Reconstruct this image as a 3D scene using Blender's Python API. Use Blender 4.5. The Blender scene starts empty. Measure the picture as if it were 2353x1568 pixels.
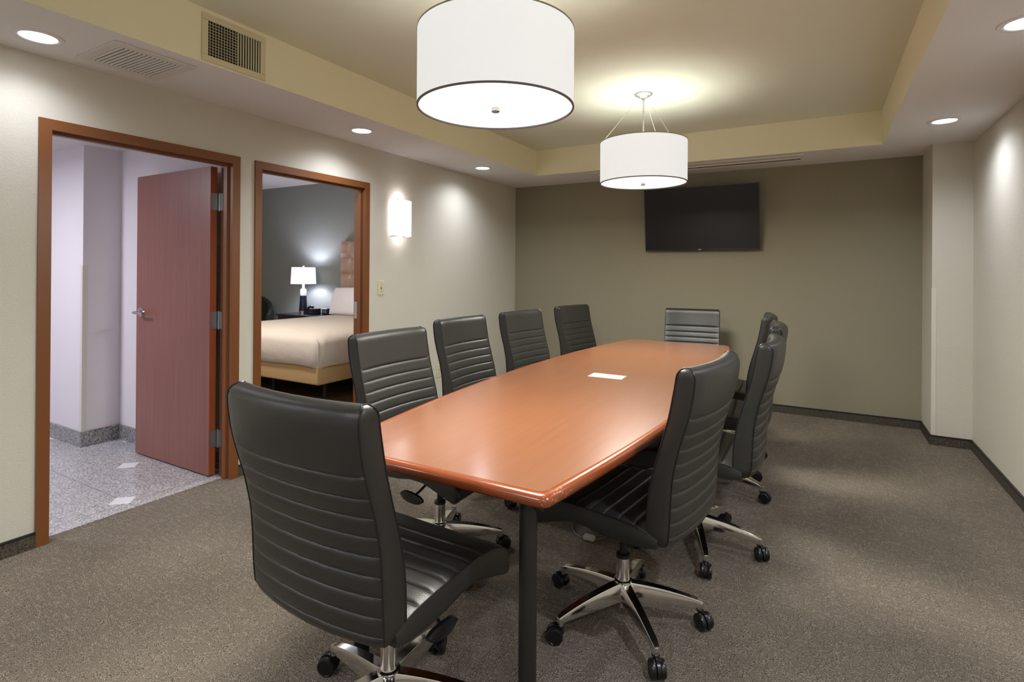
import bpy, bmesh, math, random
from mathutils import Vector, Matrix

random.seed(7)
PI = math.pi
R = math.radians
scn = bpy.context.scene
COL = scn.collection

# ---------------------------------------------------------------- camera
CH = 1.33
yaw, pit, rol = R(29.681), R(0.0918), R(0.4007)
fw = Vector((-math.sin(yaw) * math.cos(pit), math.cos(yaw) * math.cos(pit), math.sin(pit)))
rt = Vector((math.cos(yaw), math.sin(yaw), 0))
up = rt.cross(fw)
rt2 = rt * math.cos(rol) + up * math.sin(rol)
up2 = up * math.cos(rol) - rt * math.sin(rol)
cam = bpy.data.cameras.new('camera')
cam.sensor_fit = 'HORIZONTAL'
cam.sensor_width = 36
cam.lens = 1244.787 / 2353 * 36
cam.shift_y = -(784 - 621.34) / 2353
cam.clip_start = 0.05
cam.clip_end = 60
co = bpy.data.objects.new('camera', cam)
COL.objects.link(co)
co.matrix_world = Matrix(((rt2.x, up2.x, -fw.x, 0), (rt2.y, up2.y, -fw.y, 0), (rt2.z, up2.z, -fw.z, CH), (0, 0, 0, 1)))
scn.camera = co

# ---------------------------------------------------------------- world, exposure
w = bpy.data.worlds.new('world')
scn.world = w
w.use_nodes = True
w.node_tree.nodes['Background'].inputs[0].default_value = (0.9, 0.92, 1, 1)
w.node_tree.nodes['Background'].inputs[1].default_value = 0.0
vs = scn.view_settings
vs.view_transform = 'Standard'
vs.look = 'None'
vs.exposure = 0.95
vs.gamma = 1.0
vs.use_curve_mapping = False
cy = scn.cycles
cy.max_bounces = 10
cy.diffuse_bounces = 6
cy.glossy_bounces = 4
cy.sample_clamp_indirect = 4.0
cy.use_denoising = True
cy.caustics_reflective = False
cy.caustics_refractive = False

# light levels (each light itself is made in its lamp's builder)
P_CAN = 19.5        # recessed downlights
P_PEND = 9.0       # bulbs in the drum shades
P_SCONCE = 0.26
P_HALL = 19.5
P_BEDLAMP = 14.0
P_BEDCEIL = 32.0
COOL = (0.88, 0.91, 1.0)
WARM = (1.0, 0.985, 0.91)

# ---------------------------------------------------------------- materials
def mat(name, col=(0.8, 0.8, 0.8), rough=0.5, metal=0.0, spec=0.5, emit=None, es=0.0, bump=None, coat=0.0, croug=0.1):
    m = bpy.data.materials.new(name)
    m.use_nodes = True
    nt = m.node_tree
    b = nt.nodes['Principled BSDF']
    b.inputs['Base Color'].default_value = (*col, 1)
    b.inputs['Roughness'].default_value = rough
    b.inputs['Metallic'].default_value = metal
    b.inputs['Specular IOR Level'].default_value = spec
    b.inputs['Coat Weight'].default_value = coat
    b.inputs['Coat Roughness'].default_value = croug
    if emit:
        b.inputs['Emission Color'].default_value = (*emit, 1)
        b.inputs['Emission Strength'].default_value = es
    if bump:
        sc, st, dist, stretch = bump
        tc = nt.nodes.new('ShaderNodeTexCoord')
        mp = nt.nodes.new('ShaderNodeMapping')
        mp.inputs['Scale'].default_value = stretch
        n = nt.nodes.new('ShaderNodeTexNoise')
        n.inputs['Scale'].default_value = sc
        n.inputs['Detail'].default_value = 3
        bp = nt.nodes.new('ShaderNodeBump')
        bp.inputs['Strength'].default_value = st
        bp.inputs['Distance'].default_value = dist
        nt.links.new(tc.outputs['Object'], mp.inputs[0])
        nt.links.new(mp.outputs[0], n.inputs['Vector'])
        nt.links.new(n.outputs[0], bp.inputs['Height'])
        nt.links.new(bp.outputs[0], b.inputs['Normal'])
    return m

class NT:
    """small node-tree helper"""
    def __init__(s, m):
        s.nt = m.node_tree
        s.b = s.nt.nodes['Principled BSDF']
    def n(s, t, **k):
        x = s.nt.nodes.new(t)
        for a, v in k.items():
            setattr(x, a, v)
        return x
    def l(s, a, b):
        s.nt.links.new(a, b)
    def math(s, op, a, b=None, c=None):
        x = s.n('ShaderNodeMath', operation=op)
        for i, v in enumerate((a, b, c)):
            if v is None:
                continue
            if isinstance(v, (int, float)):
                x.inputs[i].default_value = v
            else:
                s.l(v, x.inputs[i])
        return x.outputs[0]
    def coords(s, scale=(1, 1, 1), rot=(0, 0, 0)):
        tc = s.n('ShaderNodeTexCoord')
        mp = s.n('ShaderNodeMapping')
        mp.inputs['Scale'].default_value = scale
        mp.inputs['Rotation'].default_value = rot
        s.l(tc.outputs['Object'], mp.inputs[0])
        return mp.outputs[0]
    def noise(s, vec, sc, det=2, rough=0.5):
        x = s.n('ShaderNodeTexNoise')
        x.inputs['Scale'].default_value = sc
        x.inputs['Detail'].default_value = det
        x.inputs['Roughness'].default_value = rough
        s.l(vec, x.inputs['Vector'])
        return x.outputs[0]
    def ramp(s, f, stops):
        x = s.n('ShaderNodeValToRGB')
        e = x.color_ramp.elements
        while len(e) < len(stops):
            e.new(0.5)
        for i, (p, c) in enumerate(stops):
            e[i].position = p
            e[i].color = (*c, 1)
        s.l(f, x.inputs[0])
        return x.outputs[0]
    def mix(s, f, a, b, bt='MIX'):
        x = s.n('ShaderNodeMix', data_type='RGBA', blend_type=bt)
        if isinstance(f, (int, float)):
            x.inputs[0].default_value = f
        else:
            s.l(f, x.inputs[0])
        for i, v in ((6, a), (7, b)):
            if isinstance(v, tuple):
                x.inputs[i].default_value = (*v, 1)
            else:
                s.l(v, x.inputs[i])
        return x.outputs[2]
    def bump(s, h, st, d):
        x = s.n('ShaderNodeBump')
        x.inputs['Strength'].default_value = st
        x.inputs['Distance'].default_value = d
        s.l(h, x.inputs['Height'])
        s.l(x.outputs[0], s.b.inputs['Normal'])

M = {}
M['wallpaper'] = mat('wallpaper', (0.60, 0.575, 0.50), 0.75, spec=0.25, bump=(60, 0.35, 0.004, (1.0, 1.6, 5.0)))
M['accent'] = mat('accent_wall', (0.275, 0.25, 0.18), 0.8, spec=0.2, bump=(90, 0.35, 0.003, (1.0, 1.0, 4.0)))
M['soffit'] = mat('soffit_paint', (0.80, 0.79, 0.79), 0.9, spec=0.1, bump=(170, 0.5, 0.003, (1, 1, 1)))
M['tray'] = mat('tray_paint', (0.76, 0.79, 0.67), 0.9, spec=0.1, bump=(170, 0.5, 0.003, (1, 1, 1)))
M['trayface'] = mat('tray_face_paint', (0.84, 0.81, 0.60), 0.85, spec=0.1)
M['white_wall'] = mat('white_wall', (0.72, 0.69, 0.72), 0.8, spec=0.2, bump=(90, 0.3, 0.003, (1, 1, 4)))
M['white_ceil'] = mat('white_ceiling', (0.72, 0.70, 0.70), 0.9, spec=0.1)
M['dark_wall'] = mat('bedroom_dark_wall', (0.25, 0.265, 0.245), 0.75, spec=0.25)
M['frame'] = mat('door_frame_paint', (0.185, 0.064, 0.018), 0.40, spec=0.45)
M['white_metal'] = mat('white_enamel', (0.68, 0.66, 0.62), 0.4)
M['diffuser_metal'] = mat('diffuser_enamel', (0.80, 0.80, 0.74), 0.4)
M['ivory'] = mat('ivory_plastic', (0.62, 0.59, 0.40), 0.4)
M['ivory_dark'] = mat('ivory_shadow', (0.10, 0.09, 0.06), 0.6)
M['register'] = mat('register_enamel', (0.66, 0.62, 0.43), 0.45)
M['black'] = mat('black_plastic', (0.008, 0.008, 0.009), 0.28, spec=0.5)
M['blackmat'] = mat('black_matte', (0.010, 0.010, 0.011), 0.6)
M['duct'] = mat('duct_dark', (0.012, 0.012, 0.010), 0.8)
M['chrome'] = mat('polished_aluminium', (0.78, 0.77, 0.75), 0.10, metal=1.0)
M['steel'] = mat('satin_steel', (0.42, 0.43, 0.46), 0.32, metal=0.9)
M['nickel'] = mat('satin_nickel', (0.62, 0.61, 0.59), 0.25, metal=1.0)
M['leg'] = mat('black_powder_coat', (0.012, 0.011, 0.011), 0.42)
M['paper'] = mat('paper', (0.54, 0.53, 0.42), 0.7)
M['green_ink'] = mat('green_ink', (0.20, 0.36, 0.16), 0.7)
M['screen'] = mat('tv_screen', (0.009, 0.009, 0.010), 0.35, spec=0.3)
M['bezel'] = mat('tv_bezel', (0.020, 0.010, 0.008), 0.22)
M['logo'] = mat('tv_badge', (0.75, 0.72, 0.70), 0.4)
M['silver'] = mat('silver_paint', (0.52, 0.52, 0.50), 0.35, metal=0.6)
M['wire'] = mat('wire', (0.55, 0.55, 0.52), 0.35, metal=0.7)
M['shade'] = mat('drum_shade', (0.60, 0.60, 0.60), 0.9, spec=0.1, emit=(0.985, 0.99, 1), es=0.32, bump=(500, 0.15, 0.001, (1, 1, 0.2)))
M['shade_rim'] = mat('shade_rim', (0.16, 0.16, 0.16), 0.6)
M['top_rim'] = mat('shade_top_rim', (0.34, 0.32, 0.24), 0.6)
M['shade_in'] = mat('shade_inner', (0.90, 0.88, 0.84), 0.9)
M['diffuser'] = mat('drum_diffuser', (0.9, 0.9, 0.9), 0.6, emit=(1, 1, 1), es=0.50)
M['can_lens'] = mat('downlight_lens', (0.9, 0.9, 0.9), 0.5, emit=(0.97, 0.98, 1.0), es=6.0)
M['can_trim'] = mat('downlight_trim', (0.74, 0.73, 0.75), 0.5)
M['sconce'] = mat('sconce_glass', (0.9, 0.9, 0.9), 0.4, emit=(1.0, 0.97, 0.99), es=0.62)
M['sheet'] = mat('bed_sheet', (0.54, 0.485, 0.44), 0.9, spec=0.1, bump=(6, 0.25, 0.03, (1, 1, 1)))
M['pillow'] = mat('pillow_cotton', (0.78, 0.76, 0.80), 0.9, spec=0.1, bump=(8, 0.25, 0.03, (1, 1, 1)))
M['boxspring'] = mat('box_spring_cover', (0.44, 0.30, 0.15), 0.85, spec=0.1, bump=(9, 0.2, 0.02, (1, 1, 1)))
M['headboard'] = mat('headboard_leather', (0.42, 0.285, 0.225), 0.38)
M['lamp_shade'] = mat('lamp_shade', (0.9, 0.9, 0.95), 0.8, emit=(0.86, 0.86, 1.0), es=0.55)
M['ceramic'] = mat('white_ceramic', (0.45, 0.45, 0.46), 0.25)
M['navy'] = mat('navy_glaze', (0.006, 0.009, 0.025), 0.2)
M['nightstand'] = mat('nightstand_laminate', (0.012, 0.013, 0.018), 0.25)
M['darkfab'] = mat('dark_fabric', (0.012, 0.017, 0.014), 0.7)
M['redglow'] = mat('clock_face', (0.02, 0.02, 0.02), 0.2)
M['guard'] = mat('corner_guard', (0.66, 0.62, 0.56), 0.35)
M['tube_grey'] = mat('cable_grey', (0.16, 0.16, 0.18), 0.4)

def carpet(name, base, dark, light, rot=0.0):
    m = mat(name, base, 0.95, spec=0.05)
    h = NT(m)
    co_ = h.coords(rot=(0, 0, rot))
    def sc_(v, s3):
        x = h.n('ShaderNodeVectorMath', operation='MULTIPLY')
        x.inputs[1].default_value = s3
        h.l(v, x.inputs[0])
        return x.outputs[0]
    # loop-and-cut dashes, mostly across the room, with blocks turned the other way
    n1 = h.noise(sc_(co_, (14, 60, 1)), 1.0, 2, 0.6)
    n2 = h.noise(sc_(co_, (60, 16, 1)), 1.0, 2, 0.6)
    pick = h.ramp(h.noise(co_, 9, 2), [(0.52, (0, 0, 0)), (0.56, (1, 1, 1))])
    dash = h.mix(pick, n1, n2)
    blk = h.ramp(dash, [(0.46, (0, 0, 0)), (0.54, (1, 1, 1))])      # flat areas against looped areas
    big = h.noise(co_, 1.6, 3)
    v = h.n('ShaderNodeTexVoronoi')
    v.inputs['Scale'].default_value = 1.0
    h.l(sc_(co_, (230, 330, 1)), v.inputs['Vector'])
    loops = h.math('SUBTRACT', 1.0, v.outputs['Distance'])
    fine = h.noise(co_, 300, 2, 0.7)
    amp = h.math('ADD', h.math('MULTIPLY', blk, 0.75), 0.25)
    f = h.math('ADD', h.math('MULTIPLY', h.math('MULTIPLY', h.math('SUBTRACT', loops, 0.5), amp), 0.80), h.math('MULTIPLY', blk, 0.13))
    f = h.math('ADD', f, h.math('MULTIPLY', h.math('SUBTRACT', fine, 0.5), 0.80))
    f = h.math('ADD', f, h.math('MULTIPLY', h.math('SUBTRACT', big, 0.5), 0.22))
    f = h.math('ADD', f, 0.38)
    h.l(h.ramp(f, [(0.24, dark), (0.50, base), (0.76, light)]), h.b.inputs['Base Color'])
    hh = h.math('ADD', h.math('MULTIPLY', h.math('MULTIPLY', loops, amp), 1.0), h.math('MULTIPLY', fine, 0.5))
    h.bump(hh, 1.0, 0.006)
    return m

M['carpet'] = carpet('carpet', (0.27, 0.228, 0.178), (0.10, 0.082, 0.064), (0.53, 0.465, 0.38))
M['bed_carpet'] = carpet('bedroom_carpet', (0.11, 0.062, 0.025), (0.045, 0.026, 0.012), (0.20, 0.12, 0.05))

def wood(name, c1, c2, rough, scale=(1.2, 30, 30), coat=0.0, spec=0.5, croug=0.2):
    m = mat(name, c1, rough, spec=spec, coat=coat, croug=croug)
    h = NT(m)
    v = h.coords(scale)
    n = h.noise(v, 1.6, 5, 0.6)
    n2 = h.noise(h.coords((1, 1, 1)), 1.5, 2)
    f = h.math('ADD', h.math('MULTIPLY', n, 0.8), h.math('MULTIPLY', n2, 0.2))
    h.l(h.ramp(f, [(0.35, c2), (0.65, c1)]), h.b.inputs['Base Color'])
    return m

M['tabletop'] = wood('table_veneer', (0.275, 0.106, 0.046), (0.245, 0.089, 0.037), 0.28, (38, 1.5, 30), spec=0.55, coat=0.8, croug=0.18)
M['doorwood'] = wood('door_veneer', (0.27, 0.110, 0.085), (0.225, 0.085, 0.062), 0.36, (30, 30, 1.2))
M['door_edge'] = wood('door_edge_wood', (0.30, 0.07, 0.018), (0.24, 0.05, 0.012), 0.5, (30, 30, 1.2))

def edge_wood():
    m = mat('table_edge', (0.36, 0.085, 0.022), 0.22, spec=0.6)
    h = NT(m)
    c = h.coords()
    worn = h.ramp(h.math('MULTIPLY', h.noise(c, 3.2, 2), h.noise(c, 75, 3, 0.7)), [(0.365, (0, 0, 0)), (0.385, (1, 1, 1))])
    col = h.mix(worn, (0.25, 0.056, 0.015), (0.44, 0.19, 0.09))
    h.l(col, h.b.inputs['Base Color'])
    return m
M['tableedge'] = edge_wood()

def leather():
    m = mat('chair_leather', (0.0250, 0.0240, 0.0215), 0.42, spec=0.5)
    h = NT(m)
    c = h.coords()
    v = h.n('ShaderNodeTexVoronoi')
    v.inputs['Scale'].default_value = 520
    h.l(c, v.inputs['Vector'])
    h.bump(v.outputs['Distance'], 0.22, 0.001)
    r = h.math('ADD', h.math('MULTIPLY', h.noise(c, 6, 3), 0.12), 0.30)
    h.l(r, h.b.inputs['Roughness'])
    return m
M['leather'] = leather()
M['piping'] = mat('piping_leather', (0.010, 0.009, 0.009), 0.35)
M['thread'] = mat('stitch_thread', (0.10, 0.095, 0.09), 0.6)

def granite(name, base, dark, light, tiles=False):
    m = mat(name, base, 0.22, spec=0.5)
    h = NT(m)
    c = h.coords()
    n = h.noise(c, 95, 3, 0.65)
    n2 = h.noise(c, 22, 2)
    f = h.math('ADD', h.math('MULTIPLY', n, 0.85), h.math('MULTIPLY', n2, 0.15))
    col = h.ramp(f, [(0.36, dark), (0.5, base), (0.64, light)])
    if tiles:
        # floor laid in tiles with small pale diamond insets at alternate corners
        sx = h.n('ShaderNodeSeparateXYZ')
        h.l(c, sx.inputs[0])
        def diamond(x0, y0, px, py, hs):
            ax = h.math('SUBTRACT', h.math('PINGPONG', h.math('SUBTRACT', sx.outputs[0], x0), px / 2), 0)
            ay = h.math('SUBTRACT', h.math('PINGPONG', h.math('SUBTRACT', sx.outputs[1], y0), py / 2), 0)
            s_ = h.math('ADD', ax, ay)
            return h.math('LESS_THAN', s_, hs), ax, ay
        d1, ax1, ay1 = diamond(-3.46, 1.595, 1.18, 0.61, 0.072)
        d2, ax2, ay2 = diamond(-4.05, 1.90, 1.18, 0.61, 0.072)
        grout = h.math('LESS_THAN', ay1, 0.0016)
        gx = h.math('LESS_THAN', ax1, 0.0013)
        g3 = h.math('LESS_THAN', h.math('ABSOLUTE', h.math('ADD', sx.outputs[0], 3.405)), 0.0018)
        g = h.math('MAXIMUM', grout, g3)
        col = h.mix(g, col, (0.12, 0.12, 0.13))
        col = h.mix(h.math('MAXIMUM', d1, d2), col, (0.78, 0.76, 0.80))
    h.l(col, h.b.inputs['Base Color'])
    return m
M['marble'] = granite('hall_granite_tile', (0.42, 0.41, 0.42), (0.17, 0.17, 0.18), (0.66, 0.65, 0.67), True)
M['marble_base'] = granite('granite_skirting', (0.25, 0.25, 0.25), (0.07, 0.07, 0.075), (0.46, 0.46, 0.47))
def basem():
    m = mat('carpet_skirting', (0.055, 0.047, 0.037), 0.95, spec=0.05)
    h = NT(m)
    h.l(h.ramp(h.noise(h.coords(), 160, 2, 0.7), [(0.35, (0.035, 0.029, 0.022)), (0.65, (0.12, 0.105, 0.082))]), h.b.inputs['Base Color'])
    return m
M['base'] = basem()
M['base_cap'] = mat('skirting_cap', (0.012, 0.010, 0.009), 0.5)

# ---------------------------------------------------------------- mesh helpers
def bx(bm, x0, x1, y0, y1, z0, z1, mi=0):
    v = [bm.verts.new((x, y, z)) for z in (z0, z1) for y in (y0, y1) for x in (x0, x1)]
    for q in ((0, 2, 3, 1), (4, 5, 7, 6), (0, 1, 5, 4), (2, 6, 7, 3), (0, 4, 6, 2), (1, 3, 7, 5)):
        f = bm.faces.new([v[i] for i in q])
        f.material_index = mi
    return v

def ring(bm, c, r, u, v, n):
    return [bm.verts.new(c + u * (r * math.cos(2 * PI * i / n)) + v * (r * math.sin(2 * PI * i / n))) for i in range(n)]

def skin(bm, loops, cap0=True, cap1=True, closed=True, mi=0):
    n = len(loops[0])
    for a, b in zip(loops, loops[1:]):
        for i in range(n if closed else n - 1):
            j = (i + 1) % n
            f = bm.faces.new((a[i], a[j], b[j], b[i]))
            f.material_index = mi
    if cap0:
        bm.faces.new(loops[0][::-1]).material_index = mi
    if cap1:
        bm.faces.new(loops[-1]).material_index = mi

def basis(d):
    d = d.normalized()
    a = Vector((0, 0, 1)) if abs(d.z) < 0.9 else Vector((1, 0, 0))
    u = d.cross(a).normalized()
    return u, d.cross(u).normalized()

def cyl(bm, p0, p1, r0, r1=None, n=20, mi=0):
    p0, p1 = Vector(p0), Vector(p1)
    u, v = basis(p1 - p0)
    r1 = r0 if r1 is None else r1
    skin(bm, [ring(bm, p0, r0, u, v, n), ring(bm, p1, r1, u, v, n)], mi=mi)

def lathe(bm, prof, c=(0, 0, 0), n=32, cap=True, mi=0):
    c = Vector(c)
    L = [ring(bm, c + Vector((0, 0, z)), max(r, 1e-4), Vector((1, 0, 0)), Vector((0, 1, 0)), n) for r, z in prof]
    skin(bm, L, cap, cap, mi=mi)

def tube(bm, pts, r, n=8, mi=0):
    pts = [Vector(p) for p in pts]
    L = []
    pu = None
    for i, p in enumerate(pts):
        d = (pts[min(i + 1, len(pts) - 1)] - pts[max(i - 1, 0)])
        if pu is None:
            u, v = basis(d)
        else:
            d.normalize()
            u = (pu - d * pu.dot(d)).normalized()
            v = d.cross(u).normalized()
        pu = u
        L.append(ring(bm, p, r, u, v, n))
    skin(bm, L, mi=mi)

def smoothpath(pts, k=8):
    pts = [Vector(p) for p in pts]
    P = [pts[0]] + pts + [pts[-1]]
    out = []
    for i in range(1, len(P) - 2):
        for j in range(k):
            t = j / k
            a, b, c, d = P[i - 1:i + 3]
            out.append(0.5 * ((2 * b) + (c - a) * t + (2 * a - 5 * b + 4 * c - d) * t * t + (3 * b - a - 3 * c + d) * t ** 3))
    out.append(pts[-1])
    return out

def obj(name, bm, m, parent=None, bevel=0.0, smooth=35, seg=2, mats=None):
    me = bpy.data.meshes.new(name)
    bmesh.ops.recalc_face_normals(bm, faces=bm.faces)
    bm.to_mesh(me)
    bm.free()
    for x in (mats or [m]):
        me.materials.append(M[x])
    o = bpy.data.objects.new(name, me)
    COL.objects.link(o)
    if smooth:
        me.shade_smooth()
        me.set_sharp_from_angle(angle=R(smooth))
    if bevel:
        md = o.modifiers.new('bevel', 'BEVEL')
        md.width = bevel
        md.segments = seg
        md.limit_method = 'ANGLE'
        md.angle_limit = R(40)
        md.harden_normals = True
    if parent:
        o.parent = parent
    return o

def tag(o, label=None, cat=None, group=None, kind=None):
    if label:
        o['label'] = label
    if cat:
        o['category'] = cat
    if group:
        o['group'] = group
    if kind:
        o['kind'] = kind
    return o

def thing(name, label, cat, loc=(0, 0, 0), rotz=0.0, group=None, kind=None):
    o = bpy.data.objects.new(name, None)
    o.empty_display_size = 0.1
    COL.objects.link(o)
    o.location = loc
    o.rotation_euler = (0, 0, rotz)
    return tag(o, label, cat, group, kind)

def dup(root, loc, rotz, label, group=None):
    r = root.copy()
    COL.objects.link(r)
    r.location = loc
    r.rotation_euler = (0, 0, rotz)
    r['label'] = label
    if group:
        r['group'] = group
    for ch in list(root.children):
        c = ch.copy()
        COL.objects.link(c)
        c.parent = r
        for g in ch.children:
            d = g.copy()
            COL.objects.link(d)
            d.parent = c
    return r

def light(name, kind, loc, power, color, parent=None, size=0.1, rot=(0, 0, 0), spot=None, blend=0.5):
    l = bpy.data.lights.new(name, kind)
    l.energy = power
    l.color = color
    if kind == 'AREA':
        l.shape = 'DISK'
        l.size = size
    else:
        l.shadow_soft_size = size
    if spot:
        l.spot_size = R(spot)
        l.spot_blend = blend
    o = bpy.data.objects.new(name, l)
    COL.objects.link(o)
    o.location = loc
    o.rotation_euler = rot
    if parent:
        o.parent = parent
    return o

def struct(name, bm, m, label, cat, **k):
    o = obj(name, bm, m, **k)
    tag(o, label, cat, kind='structure')
    return o

def interp(tab, x):
    if x <= tab[0][0]:
        return tab[0][1]
    for (a, b), (c, d) in zip(tab, tab[1:]):
        if x <= c:
            t = (x - a) / (c - a)
            return b + (d - b) * t
    return tab[-1][1]

# ---------------------------------------------------------------- the room
XL, YB, XC, YC, XR, ZC = -3.238, 5.759, 0.755, 5.30, 1.004, 2.345
YF = -1.7                      # wall behind the camera
WT = 0.103                     # thickness of the left wall
TX0, TX1, TY0, TY1, TZ = -2.636, 0.4126, 0.25, 5.129, 2.612
FT, FTI = 2.046, 1.997         # door frame outer and inner heights
D1 = (1.119, 1.170, 2.096, 2.149)
D2 = (2.253, 2.303, 3.241, 3.295)

bm = bmesh.new()
bx(bm, XL - 0.07, XR + 0.2, YF - 0.1, YB + 0.1, -0.05, 0)
struct('floor', bm, 'carpet', 'grey brown patterned carpet of the meeting room', 'floor', smooth=0)

bm = bmesh.new()
ZT = 2.8
e = 0.02
for y0, y1 in ((YF - 0.1, D1[0] + e), (D1[3] - e, D2[0] + e), (D2[3] - e, YB + 0.1)):
    bx(bm, XL - WT, XL, y0, y1, 0, ZT)
bx(bm, XL - WT, XL, D1[0] + e, D1[3] - e, FT - e, ZT)
bx(bm, XL - WT, XL, D2[0] + e, D2[3] - e, FT - e, ZT)
bmesh.ops.remove_doubles(bm, verts=bm.verts, dist=1e-5)
struct('wall_left', bm, 'wallpaper', 'cream textured wall with the two doorways', 'wall', smooth=0)

bm = bmesh.new()
bx(bm, XL, XR + 0.2, YB, YB + 0.1, 0, ZC + 0.01)
struct('wall_back', bm, 'accent', 'olive taupe accent wall behind the television', 'wall', smooth=0)
bm = bmesh.new()
bx(bm, XR, XR + 0.2, YF - 0.1, YB, 0, ZC + 0.01)
struct('wall_right', bm, 'wallpaper', 'cream wall on the right side of the room', 'wall', smooth=0)
bm = bmesh.new()
bx(bm, XC, XR, YC, YB, 0, ZC + 0.01)
struct('wall_column', bm, 'wallpaper', 'cream boxed column in the far right corner', 'wall', smooth=0)
bm = bmesh.new()
bx(bm, XL, XR, YF - 0.1, YF, 0, ZC + 0.01)
struct('wall_front', bm, 'wallpaper', 'cream wall behind the viewer', 'wall', smooth=0)

# ceiling: dropped border and raised tray in one piece
bm = bmesh.new()
def quad(pts, mi):
    f = bm.faces.new([bm.verts.new(p) for p in pts])
    f.material_index = mi
for x0, x1, y0, y1 in ((XL, TX0, YF, YB), (TX1, XR, YF, YB), (TX0, TX1, YF, TY0), (TX0, TX1, TY1, YB)):
    quad([(x0, y0, ZC), (x0, y1, ZC), (x1, y1, ZC), (x1, y0, ZC)], 0)
quad([(TX0, TY0, TZ), (TX0, TY1, TZ), (TX1, TY1, TZ), (TX1, TY0, TZ)], 1)
quad([(TX0, TY0, ZC), (TX0, TY0, TZ), (TX0, TY1, TZ), (TX0, TY1, ZC)], 2)
quad([(TX1, TY0, ZC), (TX1, TY1, ZC), (TX1, TY1, TZ), (TX1, TY0, TZ)], 2)
quad([(TX0, TY0, ZC), (TX1, TY0, ZC), (TX1, TY0, TZ), (TX0, TY0, TZ)], 2)
quad([(TX0, TY1, ZC), (TX0, TY1, TZ), (TX1, TY1, TZ), (TX1, TY1, ZC)], 2)
bmesh.ops.remove_doubles(bm, verts=bm.verts, dist=1e-5)
# upper side so that the ceiling has a body
bx(bm, XL - 0.01, XR + 0.2, YF - 0.1, YB + 0.1, ZT - 0.05, ZT, 0)
struct('ceiling', bm, 'soffit', 'tray ceiling with a lower border around it', 'ceiling', smooth=0, mats=['soffit', 'tray', 'trayface'])

# baseboards: carpet strip with a thin dark cap
def baseboard(name, segs, label, m='base', cap='base_cap', h=0.075, t=0.010):
    bm = bmesh.new()
    for x0, x1, y0, y1, ax, s in segs:
        # ax 'x': runs along x, sits at y0, grows by s*t
        for z0, z1, tt, mi in ((0, h - 0.010, t, 0), (h - 0.010, h, t + 0.002, 1)):
            if ax == 'x':
                a, b = sorted((y0, y0 + s * tt))
                bx(bm, x0, x1, a, b, z0, z1, mi)
            else:
                a, b = sorted((x0, x0 + s * tt))
                bx(bm, a, b, y0, y1, z0, z1, mi)
    return struct(name, bm, m, label, 'baseboard', smooth=0, mats=[m, cap])
baseboard('baseboard_left', [(XL, XL, YF, D1[0], 'y', 1), (XL, XL, D1[3], D2[0], 'y', 1), (XL, XL, D2[3], YB, 'y', 1)], 'dark carpet baseboard along the cream doorway wall')
baseboard('baseboard_back', [(XL, XC, YB, YB, 'x', -1)], 'dark carpet baseboard along the olive wall')
baseboard('baseboard_right', [(XC, XC, YC, YB, 'y', -1), (XC - 0.012, XR, YC, YC, 'x', -1), (XR, XR, YF, YC, 'y', -1)], 'dark carpet baseboard around the column and right wall')

# clear corner guard on the column
bm = bmesh.new()
bx(bm, XC - 0.002, XC + 0.028, YC - 0.002, YC, 0.08, 1.22)
bx(bm, XC - 0.002, XC, YC, YC + 0.028, 0.08, 1.22)
struct('trim_1', bm, 'guard', 'pale corner guard on the column edge', 'trim', smooth=0)

# ---------------------------------------------------------------- the small hall seen through the left doorway
HX0, HZ = -7.0, 2.245
bm = bmesh.new()
bx(bm, HX0, -3.308, -0.6, 2.167, -0.05, 0.002)
struct('floor', bm, 'marble', 'speckled grey granite tile floor of the hall', 'floor', smooth=0)
bm = bmesh.new()
bx(bm, HX0, -4.755, 1.915, 2.24, 0, HZ)
bx(bm, -4.755, XL - WT, 2.167, 2.24, 0, ZT)
struct('wall_hall', bm, 'white_wall', 'white hall wall with a projecting corner', 'wall', smooth=0)
bm = bmesh.new()
bx(bm, HX0 - 0.1, HX0, -0.7, 2.24, 0, HZ)
bx(bm, HX0, XL - WT, -0.7, -0.6, 0, HZ)
struct('wall_hall_side', bm, 'white_wall', 'white side walls of the hall', 'wall', smooth=0)
bm = bmesh.new()
bx(bm, HX0, XL - WT, -0.7, 2.167, HZ, HZ + 0.05)
struct('ceiling', bm, 'white_ceil', 'white ceiling of the hall', 'ceiling', smooth=0)
bm = bmesh.new()
bh = 0.115
bx(bm, HX0, -4.743, 1.903, 1.915, 0, bh)
bx(bm, -4.755, -4.743, 1.915, 2.155, 0, bh)
bx(bm, -4.755, XL - WT, 2.155, 2.167, 0, bh)
struct('baseboard_hall', bm, 'marble_base', 'grey granite baseboard in the hall', 'baseboard', smooth=0)
bm = bmesh.new()
bx(bm, -4.785, -4.752, 1.912, 1.915, bh, 1.35)
bx(bm, -4.755, -4.752, 1.915, 1.945, bh, 1.35)
struct('trim_2', bm, 'guard', 'pale corner guard on the projecting hall corner', 'trim', smooth=0)

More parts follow.
